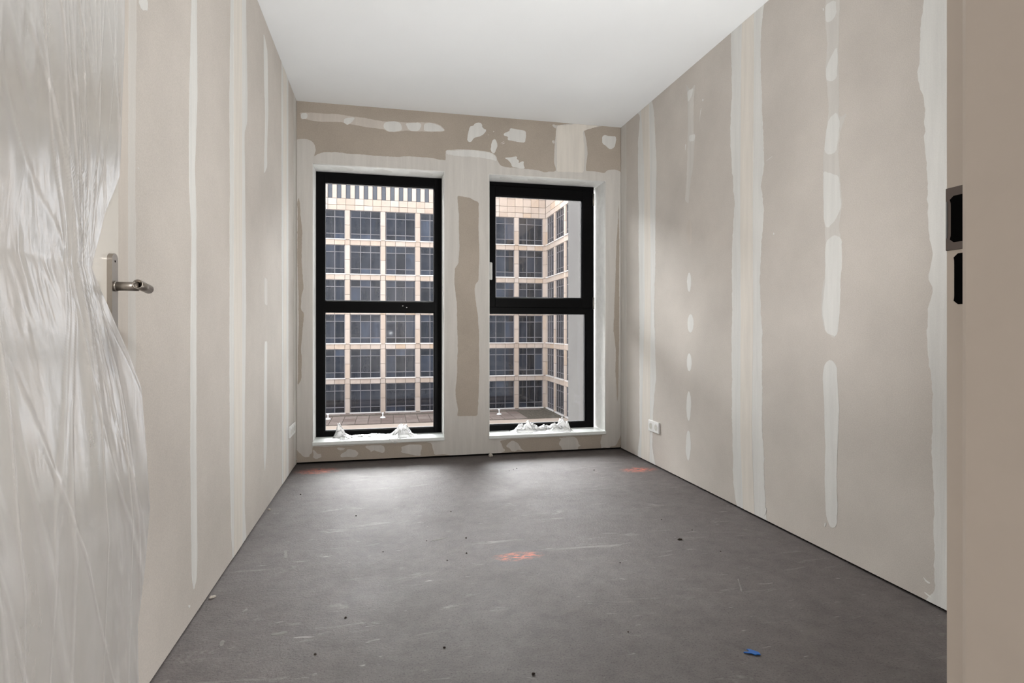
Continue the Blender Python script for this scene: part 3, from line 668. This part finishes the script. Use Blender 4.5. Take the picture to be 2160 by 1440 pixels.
for pi, xc in enumerate(pill):
    pi -= NL; vis = pi in (2, 3, 4, 7, 8)
    for k in range(6):
        zt = ZT0 - FLP * k; zb = zt - WH
        w = PW if pi < 8 else 0.36
        xx = xc - PW / 2 if pi < 8 else XC - 0.30
        put(xx, w, zb + WH / 2, WH / 2, vis); put(xx, w, zb, WH / 2, vis)
        if k < 5: put(xx, w, zb - (FLP - WH), FLP - WH, vis)
for bi in range(-NL, 8):
    a = pill[bi + NL] + PW / 2; b = (pill[bi + NL + 1] - PW / 2) if bi < 7 else XC - 0.30
    vis = bi in (1, 2, 3, 4, 6, 7)
    for k in range(5):
        zb = ZT0 - FLP * k - WH
        for q in range(3): put(a + (b - a) * q / 3, (b - a) / 3, zb - (FLP - WH), FLP - WH, vis)
# attic: course above the windows, then louvre slots left and staggered slabs right
SW = PITCH / 4
x = -9.2 - SW * 38; i = 0
while x < XC - 0.02:
    w = min(SW, XC - x); vis = -6.3 < x < 4.9 or x > 11.2
    put(x, w, ZT0, 0.52, vis)
    put(x, w, ZT0 + 0.52, 0.66, vis)
    if x < 9.5:
        put(x + SW * 0.48, SW * 0.52, 14.35, 1.75, vis); put(x + SW * 0.48, SW * 0.52, 16.1, 1.9, vis)
        put(x, w, 18.0, 3.0, False)
    else:
        z = 14.35; s = (i % 2) * 0.8
        if s: put(x, w, z, s, vis); z += s
        while z < 19.8: put(x, w, z, min(1.6, 20.9 - z), vis and z < 18.5); z += 1.6
    x += SW; i += 1
# louvres between the piers
x = -9.2 - SW * 38
while x < 9.5:
    bl(box('louvre', x - 0.01, x + SW * 0.48 - J + 0.01, FACADE_Y + 0.16, FACADE_Y + 0.29, 14.3, 18.0, LOUVRE)); x += SW
# windows: frame with mullions, sill, 3 x 3 panes
uw = {}
restp = bmesh.new()
def office_window(x0, x1, zt, cols, panes=True, joined=()):
    zb = zt - WH; w = x1 - x0; y = FACADE_Y
    bm = bmesh.new(); t = 0.07; rows = [(0, 0.24 * WH), (0.24 * WH, 0.80 * WH), (0.80 * WH, WH)]     # from the top
    add_box(bm, x0, x0 + t, y + 0.12, y + 0.26, zb, zt); add_box(bm, x1 - t, x1, y + 0.12, y + 0.26, zb, zt)
    add_box(bm, x0, x1, y + 0.12, y + 0.26, zb, zb + t); add_box(bm, x0, x1, y + 0.12, y + 0.26, zt - t, zt)
    for c in range(1, cols): xm = x0 + w * c / cols; add_box(bm, xm - 0.035, xm + 0.035, y + 0.13, y + 0.26, zb, zt)
    for r in rows[1:]: add_box(bm, x0, x1, y + 0.135, y + 0.26, zt - r[0] - 0.035, zt - r[0] + 0.035)
    o = bl(bm_obj('window', bm, MULL))
    bm = bmesh.new(); add_box(bm, x0 - 0.05, x1 + 0.05, y - 0.10, y + 0.14, zb - 0.03, zb + 0.07); bm_obj('sill', bm, OSILL, o)
    for c in range(cols):
        for (r0, r1) in rows:
            a = (x0 + w * c / cols, x0 + w * (c + 1) / cols, zt - r1, zt - r0)
            if panes and c not in joined: box('pane', a[0], a[1], y + 0.19, y + 0.22, a[2], a[3], PANE, o)
            else: add_box(restp, a[0], a[1], y + 0.19, y + 0.22, a[2], a[3])
for bi in range(-NL, 8):
    a = pill[bi + NL] + PW / 2; b = (pill[bi + NL + 1] - PW / 2) if bi < 7 else XC - 0.30
    for k in range(6):
        jn = {0: (0, 1, 2), 1: (0,), 4: (2,), 5: (0, 1, 2), 6: (0,)}.get(bi, ())
        office_window(a, b, ZT0 - FLP * k, 3 if bi < 7 else 3, bi not in (0, 5) and bi > 0, jn)
# returning wing on the right (plane of constant x), seen very obliquely
wy = [FACADE_Y + 0.0, 56.67, 53.2, 49.7, 46.2, 42.7]
restw = bmesh.new()
for q in range(len(wy) - 1):
    ya, yb_ = wy[q] - (0.36 if q == 0 else 0.29), wy[q + 1] + 0.29
    vis = q < 3
    for k in range(6):
        zt = ZT0 - FLP * k; zb = zt - WH
        # pier on the far side of the window and band under it
        if vis:
            place(slab(round((0.58 if q else 0.36) - J, 2), WH / 2 - J, 'y'), XC, ya, zb + WH / 2); place(slab(round((0.58 if q else 0.36) - J, 2), WH / 2 - J, 'y'), XC, ya, zb)
            if k < 5:
                place(slab(round(0.58 - J, 2), round(FLP - WH - J, 2), 'y'), XC, ya, zb - (FLP - WH))
                for s in range(2): place(slab(round((ya - yb_) / 2 - J, 2), round(FLP - WH - J, 2), 'y'), XC, yb_ + (ya - yb_) * s / 2, zb - (FLP - WH))
        else:
            add_box(restw, XC, XC + 0.28, ya, ya + 0.55, zb, zt)
            if k < 5: add_box(restw, XC, XC + 0.28, yb_, ya + 0.55, zb - (FLP - WH), zb - J)
        bm = bmesh.new(); cols = 4
        for c in range(cols + 1): ym = yb_ + (ya - yb_) * c / cols; add_box(bm, XC + 0.13, XC + 0.26, ym - 0.035, ym + 0.035, zb, zt)
        for zz in (zt - 0.035, zt - 0.24 * WH, zt - 0.80 * WH, zb + 0.035): add_box(bm, XC + 0.135, XC + 0.26, yb_, ya, zz - 0.035, zz + 0.035)
        o = bl(bm_obj('wing_window', bm, MULL))
        bm = bmesh.new(); add_box(bm, XC - 0.10, XC + 0.14, yb_, ya, zb - 0.03, zb + 0.07); bm_obj('sill', bm, OSILL, o)
        bm = bmesh.new(); add_box(bm, XC + 0.19, XC + 0.22, yb_, ya, zb, zt); bm_obj('glazing', bm, PANE, o)
for y0_ in range(8):
    for zz, hh in ((ZT0, 0.52), (ZT0 + 0.52, 0.66), (14.35, 1.6), (15.95, 1.6), (17.55, 1.6)):
        if y0_ < 6: place(slab(round(1.75 - J, 2), round(hh - J, 2), 'y'), XC, FACADE_Y - 0.02 - 1.75 * (y0_ + 1), zz)
bl(box('wing_parapet', XC, XC + 0.28, 40.0, FACADE_Y, 19.15, TOPZ, STONE))
add_box(restw, XC, XC + 0.28, 40.0, FACADE_Y - 0.02 - 1.75 * 6, ZT0, 19.1)
o = bl(bm_obj('stone_slab_rest', rest, STONE)); o['kind'] = 'stuff'
o = bl(bm_obj('pane_rest', restp, PANE)); o['kind'] = 'stuff'
o = bl(bm_obj('wing_slab_rest', restw, STONE)); o['kind'] = 'stuff'
# roof terrace in front of the facade
RZ = -7.50
terr = box('roof_terrace', -44, XC + 0.29, 49.3, FACADE_Y + 0.3, -12, RZ - 0.06, STONE_J)
tag(terr, 'paved roof terrace in front of the sandstone office block', 'terrace')
box('gravel_bed', -44, XC, 53.0, FACADE_Y, RZ - 0.07, RZ - 0.03, GRAVEL, terr)
pu = {}
def paver(x, y, w, d):
    if (w, d) not in pu:
        bm = bmesh.new(); add_box(bm, 0, w - 0.05, 0, d - 0.05, 0, 0.04); q = bm_obj('paving_slab', bm, PAVER); pu[(w, d)] = q.data; bpy.data.objects.remove(q)
    o = bpy.data.objects.new('paving_slab', pu[(w, d)]); COL.objects.link(o); o.parent = terr; o.location = (x, y, RZ - 0.03); return o
for i in range(-20, 20):
    for jn in range(3): paver(-9.6 + i * 1.15, 53.1 + jn * 1.65, 1.15, 1.65)
for i in range(22): paver(-9.0 + i * 1.15, 58.9, 1.15, 0.95)
for i in range(26):
    place_ = bpy.data.objects.new('coping_slab', slab(1.18, 0.50).data); 
bpy.data.batch_remove([o for o in bpy.data.objects if not o.users_collection])
for o in [o for o in COL.objects if o.name.startswith('stone_slab') and o.parent is None]: bpy.data.objects.remove(o)
cu = None
for i in range(-28, 22):
    if cu is None:
        bm = bmesh.new(); add_box(bm, 0, 1.17, 0, 0.55, 0, 0.55); q = bm_obj('parapet_stone', bm, STONE); cu = q.data; bpy.data.objects.remove(q)
    o = bpy.data.objects.new('parapet_stone', cu); COL.objects.link(o); o.parent = terr; o.location = (-9.0 + i * 1.2, 49.30, RZ - 0.5)
box('parapet_capping', -44, XC, 49.25, 49.9, RZ + 0.055, RZ + 0.10, STONE_J, terr)
for i, (x, y) in enumerate(((-5.35, 56.6), (-0.27, 56.4), (11.13, 56.1))):
    bm = bmesh.new(); tube(bm, (0, 0, 0), (0, 0, 0.10), 0.26, 16, r1=0.20); tube(bm, (0, 0, 0.1), (0, 0, 0.42), 0.05, 10); tube(bm, (0, 0, 0.42), (0, 0, 0.50), 0.11, 12)
    r = bm_obj('roof_anchor', bm, PLASTIC); r.location = (x, y, RZ + 0.012); tag(r, 'small white anchor post standing on the roof terrace paving', 'roof anchor', 'anchor posts on the roof terrace')
gr = box('street', -90, 90, 6.5, 100, -18.2, -18, STREET_BOUNCE); gr['kind'] = 'structure'

# ---------------------------------------------------------------- plastic sheet over the open door
def interp(tab, v):
    if v <= tab[0][0]: return tab[0][1]
    for (a, b), (c, d) in zip(tab[:-1], tab[1:]):
        if v <= c:
            k = (v - a) / (c - a); return b + (d - b) * k
    return tab[-1][1]
EDGE = [(-420, 262), (0, 262), (100, 262), (200, 258), (300, 256), (370, 252), (400, 242), (450, 222), (520, 205), (548, 197), (565, 194), (600, 208), (640, 226), (680, 243), (740, 270), (815, 298), (930, 308), (1070, 317), (1200, 305), (1320, 291), (1440, 293), (1900, 296)]
OFF = [(-420, 0.012), (0, 0.022), (300, 0.018), (450, 0.012), (560, 0.010), (680, 0.026), (815, 0.040), (1070, 0.058), (1440, 0.050), (1900, 0.045)]
NV, NS = 420, 430
YP, ZP = 1.17, 1.085
verts = []; faces = []; gather = []
for i in range(NV + 1):
    v = -420 + (1780 + 420) * i / NV
    X = DX + interp(OFF, v); q = on(interp(EDGE, v), v, 0, X); z = q.z; yr = q.y; yl = 0.45
    pin = math.exp(-((v - 555) / 150) ** 2)
    for j in range(NS + 1):
        s = j / NS; y = yl + (yr - yl) * s
        dz = z - ZP; sd = 0.0; c = 1.25 * (YP + (y - YP) / (1 - 0.72 * math.exp(-(dz / 0.30) ** 2) * math.exp(-((y - YP) / 0.13) ** 2)) + 0.10 * dz)
        w1 = noise.noise(Vector((c * 9.0 + sd, z * 0.7, 1.0))); w2 = noise.noise(Vector((c * 21 + sd, z * 1.2, 5.0)))
        def crease(fr, tilt, wd, k_):
            n_ = noise.noise(Vector((c * fr + z * tilt + sd, z * 0.7, k_))); return max(0.0, 1 - abs(n_) * wd)
        rd = crease(11, 0.5, 16, 9.0) + 0.8 * crease(13, -1.6, 18, 21.0) + 0.7 * crease(8, 2.6, 22, 33.0)
        msk = max(0.0, min(1.0, -0.1 + 2.2 * noise.noise(Vector((y * 7, z * 2.4, 50.0)))))
        cr = noise.noise(Vector((y * 40 + z * 5, z * 9, 3.0))) + 0.7 * noise.noise(Vector((y * 85 + z * 16, z * 26, 13.0)))
        d = 0.0075 * w1 + 0.0008 * w2 + 0.0016 * rd + 0.0013 * cr * msk
        gather.append(max(0.0, 0.40 * min(1.4, rd) + 0.16 * max(0, cr) * msk + 0.10 * max(0, w1) + 0.12 * pin * s + (0.22 if j > NS - 3 else 0.0)))
        ed = min(1, (1 - s) * 9)                                         # keep the free edge where it hangs
        x = X + d * (0.25 + 0.75 * ed)
        if z > 1.2: x = min(x, X + 0.03)
        verts.append((max(x, DX + 0.0025), y, max(z, 0.004)))
for i in range(NV):
    for j in range(NS):
        a = i * (NS + 1) + j; faces.append((a, a + 1, a + NS + 2, a + NS + 1))
sheet = mesh_obj('plastic_sheet', verts, faces, FILM, None, True)
ga = sheet.data.attributes.new('gather', 'FLOAT', 'POINT')
ga.data.foreach_set('value', gather)
tag(sheet, 'clear crinkled plastic sheet hanging over the open door and its handle', 'plastic sheet')

# ---------------------------------------------------------------- film scraps on the sills
def scrap(name, x0, x1, ya, yb_, zs, mounds, label, flap=None, seed=0):
    nx, ny = 130, 34; vs_ = []; fs = []
    for i in range(nx + 1):
        k = i / nx; x = x0 + (x1 - x0) * k
        for j in range(ny + 1):
            m = j / ny; y = ya + (yb_ - ya) * m
            y += 0.012 * noise.noise(Vector((x * 14, seed, 2))) * (1 - m) + 0.010 * noise.noise(Vector((x * 18, seed, 8))) * m
            hgt = 0.004 + 0.004 * abs(noise.noise(Vector((x * 30, y * 40, seed))))
            for (mx, my, rx, ry, hh) in mounds:
                e = math.exp(-((((x - mx) / rx) ** 2 + ((y - my) / ry) ** 2) ** 1.7))
                hgt += hh * e * (0.90 + 0.55 * noise.noise(Vector((x * 20, y * 22, seed + 3))) - 0.5 * abs(noise.noise(Vector((x * 50 + y * 30, y * 34, seed + 7)))))
            hgt += 0.006 * max(0, noise.noise(Vector((x * 45 + y * 40, y * 60, seed + 5))))
            edge = min(1, m * 7, (1 - m) * 7, k * 14, (1 - k) * 14)
            z = zs + 0.0015 + hgt * (0.25 + 0.75 * edge)
            if flap:
                fx, fw, fl = flap; t = max(0, 1 - abs(x - fx) / fw)
                if t > 0 and m < 0.28:                                     # corner hanging over the front of the sill
                    q = (0.28 - m) / 0.28 * t
                    y2 = y - q * 0.05
                    if y2 < YB - 0.019: z = zs - (YB - 0.019 - y2) * fl; y2 = YB - 0.019 - 0.003 * q
                    y = y2
            vs_.append((x, y, z))
    for i in range(nx):
        for j in range(ny):
            a = i * (ny + 1) + j; fs.append((a, a + 1, a + ny + 2, a + ny + 1))
    o = mesh_obj(name, vs_, fs, FILM_W, None, True); tag(o, label, 'plastic film'); return o
scrap('plastic_film', -0.385, 0.235, 4.315, 4.480, OP[0][2] + 0.024, [(-0.338, 4.42, 0.042, 0.045, 0.095), (-0.29, 4.37, 0.05, 0.04, 0.025), (-0.12, 4.42, 0.16, 0.045, 0.016), (0.115, 4.40, 0.062, 0.055, 0.075), (0.17, 4.37, 0.06, 0.05, 0.03)],
      'crumpled clear film on the sill of the window nearest the door', (0.07, 0.10, 1.6), 1)
scrap('plastic_film', 0.97, 1.47, 4.33, 4.485, OP[1][2] + 0.024, [(1.06, 4.40, 0.065, 0.055, 0.055), (1.13, 4.41, 0.055, 0.05, 0.05), (1.26, 4.42, 0.09, 0.05, 0.036), (1.415, 4.42, 0.05, 0.05, 0.10), (1.35, 4.39, 0.06, 0.05, 0.03)],
      'crumpled white film on the sill of the window beside right wall', None, 4)

# ---------------------------------------------------------------- debris on the floor
pts = [(0, 0.55), (0.22, 0.38), (0.45, 0.30), (0.62, 0.02), (0.75, 0.10), (0.97, 0.05), (1.0, 0.28), (0.96, 0.52), (0.84, 0.62), (0.70, 0.80), (0.55, 1.0), (0.36, 1.0), (0.42, 0.78), (0.40, 0.62), (0.30, 0.56), (0.10, 0.62)]
bm = bmesh.new()
A = [bm.verts.new((p[0] * 0.046, p[1] * 0.032, 0.0012 + 0.004 * p[0] * (1 - p[0]))) for p in pts]; B = [bm.verts.new((v.co.x, v.co.y, v.co.z + 0.0022)) for v in A]
bm.faces.new(A[::-1]); bm.faces.new(B)
for i in range(len(A)): bm.faces.new((A[i], A[(i + 1) % len(A)], B[(i + 1) % len(A)], B[i]))
blue = bm_obj('plastic_fragment', bm, BLUE); blue.location = (1.037, 1.487, 0.0); blue.rotation_euler.z = -0.15
tag(blue, 'bright blue torn plastic fragment lying on the concrete floor', 'plastic fragment')
def crumb(name, u, v, sx, sy, sz, mat, label, cat, seed, group=None, dx=0.0, rz=0.0):
    q = on(u, v, 2, 0); bm = bmesh.new(); bmesh.ops.create_icosphere(bm, subdivisions=2, radius=1)
    for w in bm.verts:
        k = 1 + 0.35 * noise.noise(w.co * 1.7 + Vector((seed, 0, 0))); w.co = Vector((w.co.x * sx * k, w.co.y * sy * k, max(w.co.z, -0.6) * sz * k))
    mn = min(w.co.z for w in bm.verts)
    for w in bm.verts: w.co.z -= mn
    o = bm_obj(name, bm, mat); o.location = (min(max(q.x + dx, XL + sx + 0.004), XR - sx), min(q.y, YB - 0.03), 0); o.rotation_euler.z = rz; tag(o, label, cat, group); return o
crumb('plaster_crumb', 1035, 963, 0.016, 0.012, 0.016, CHIP, 'pale plaster crumb on floor against the pier between the windows', 'crumb', 1)
crumb('plaster_crumb', 437, 1262, 0.011, 0.006, 0.006, CHIP, 'pale plaster chip at foot of left wall below narrow filler stroke', 'crumb', 2, dx=0.01, rz=0.5)
crumb('plaster_crumb', 562, 1076, 0.009, 0.007, 0.006, CHIP, 'pale plaster chip at foot of left wall between two broad filler strips', 'crumb', 3, dx=0.01)
crumb('dead_leaf', 1434, 1138, 0.011, 0.006, 0.004, SOIL, 'small curled dark brown scrap on the open floor', 'debris', 4)
G = 'tiny dark bits on the concrete floor'
for i, (u, v, s) in enumerate(((634, 1043, 4), (751, 1088, 4), (983, 1135, 4), (729, 1303, 4), (1125, 1422, 5), (937, 1366, 4), (1090, 988, 4), (1083, 990, 3), (1074, 993, 3), (1253, 992, 5), (951, 1079, 3), (1325, 1333, 3), (943, 1182, 3), (808, 1164, 3), (984, 1167, 4),
        (1460, 1118, 3), (1395, 1096, 3), (1520, 1163, 3), (1308, 1187, 3), (900, 1141, 3), (665, 1380, 4))):
    crumb('grit', u, v, s / 1000, s / 1500, s / 1400, SOIL, 'tiny dark bit of grit lying on the grey concrete floor', 'grit', 20 + i, G)

# dried smears of filler on the concrete
flo = bpy.data.objects['floor']
SMEAR = plain('dried_filler_on_concrete', (128, 125, 122), 0.8, spec=0.2, nscale=60, var=0.12)
for i, pl in enumerate(([(599, 1160), (606, 1162), (605, 1177), (599, 1178)], [(906, 1142), (930, 1134), (944, 1134), (926, 1139)], [(463, 1358), (470, 1348), (474, 1357), (466, 1364)],
        [(508, 1290), (520, 1282), (524, 1286), (512, 1293)], [(1556, 1218), (1563, 1236), (1566, 1250), (1561, 1242)], [(570, 1336), (604, 1330), (606, 1336), (574, 1341)])):
    pts = [(on(u, v, 2, 0).x, on(u, v, 2, 0).y) for u, v in pl]
    o = flat_prism('filler_smear', rag(pts, 0.004, 0.006, 130 + i), 2, -0.0004, 0.0006, SMEAR, flo)
# a few knife marks of second-coat filler on the heads of the window reveals
for i, (x0, x1, zt, marks) in enumerate(((OP[0][0], OP[0][1], OP[0][3], ((0.12, 0.30), (0.44, 0.60), (0.72, 0.93))), (OP[1][0], OP[1][1], OP[1][3], ((0.10, 0.22), (0.33, 0.52), (0.62, 0.86))))):
    for k, (a, b) in enumerate(marks):
        xa, xb = x0 + (x1 - x0) * a, x0 + (x1 - x0) * b
        pts = [(xa, YB + 0.07), ((xa + xb) / 2, YB + 0.04), (xb, YB + 0.08), (xb - 0.02, YB + 0.15), (xa + 0.03, YB + 0.13)]
        flat_prism('filler_dab', rag(pts, 0.005, 0.01, 150 + i * 5 + k), 2, zt + 0.0004, zt - 0.0007, PUTTY_W, wall_b)
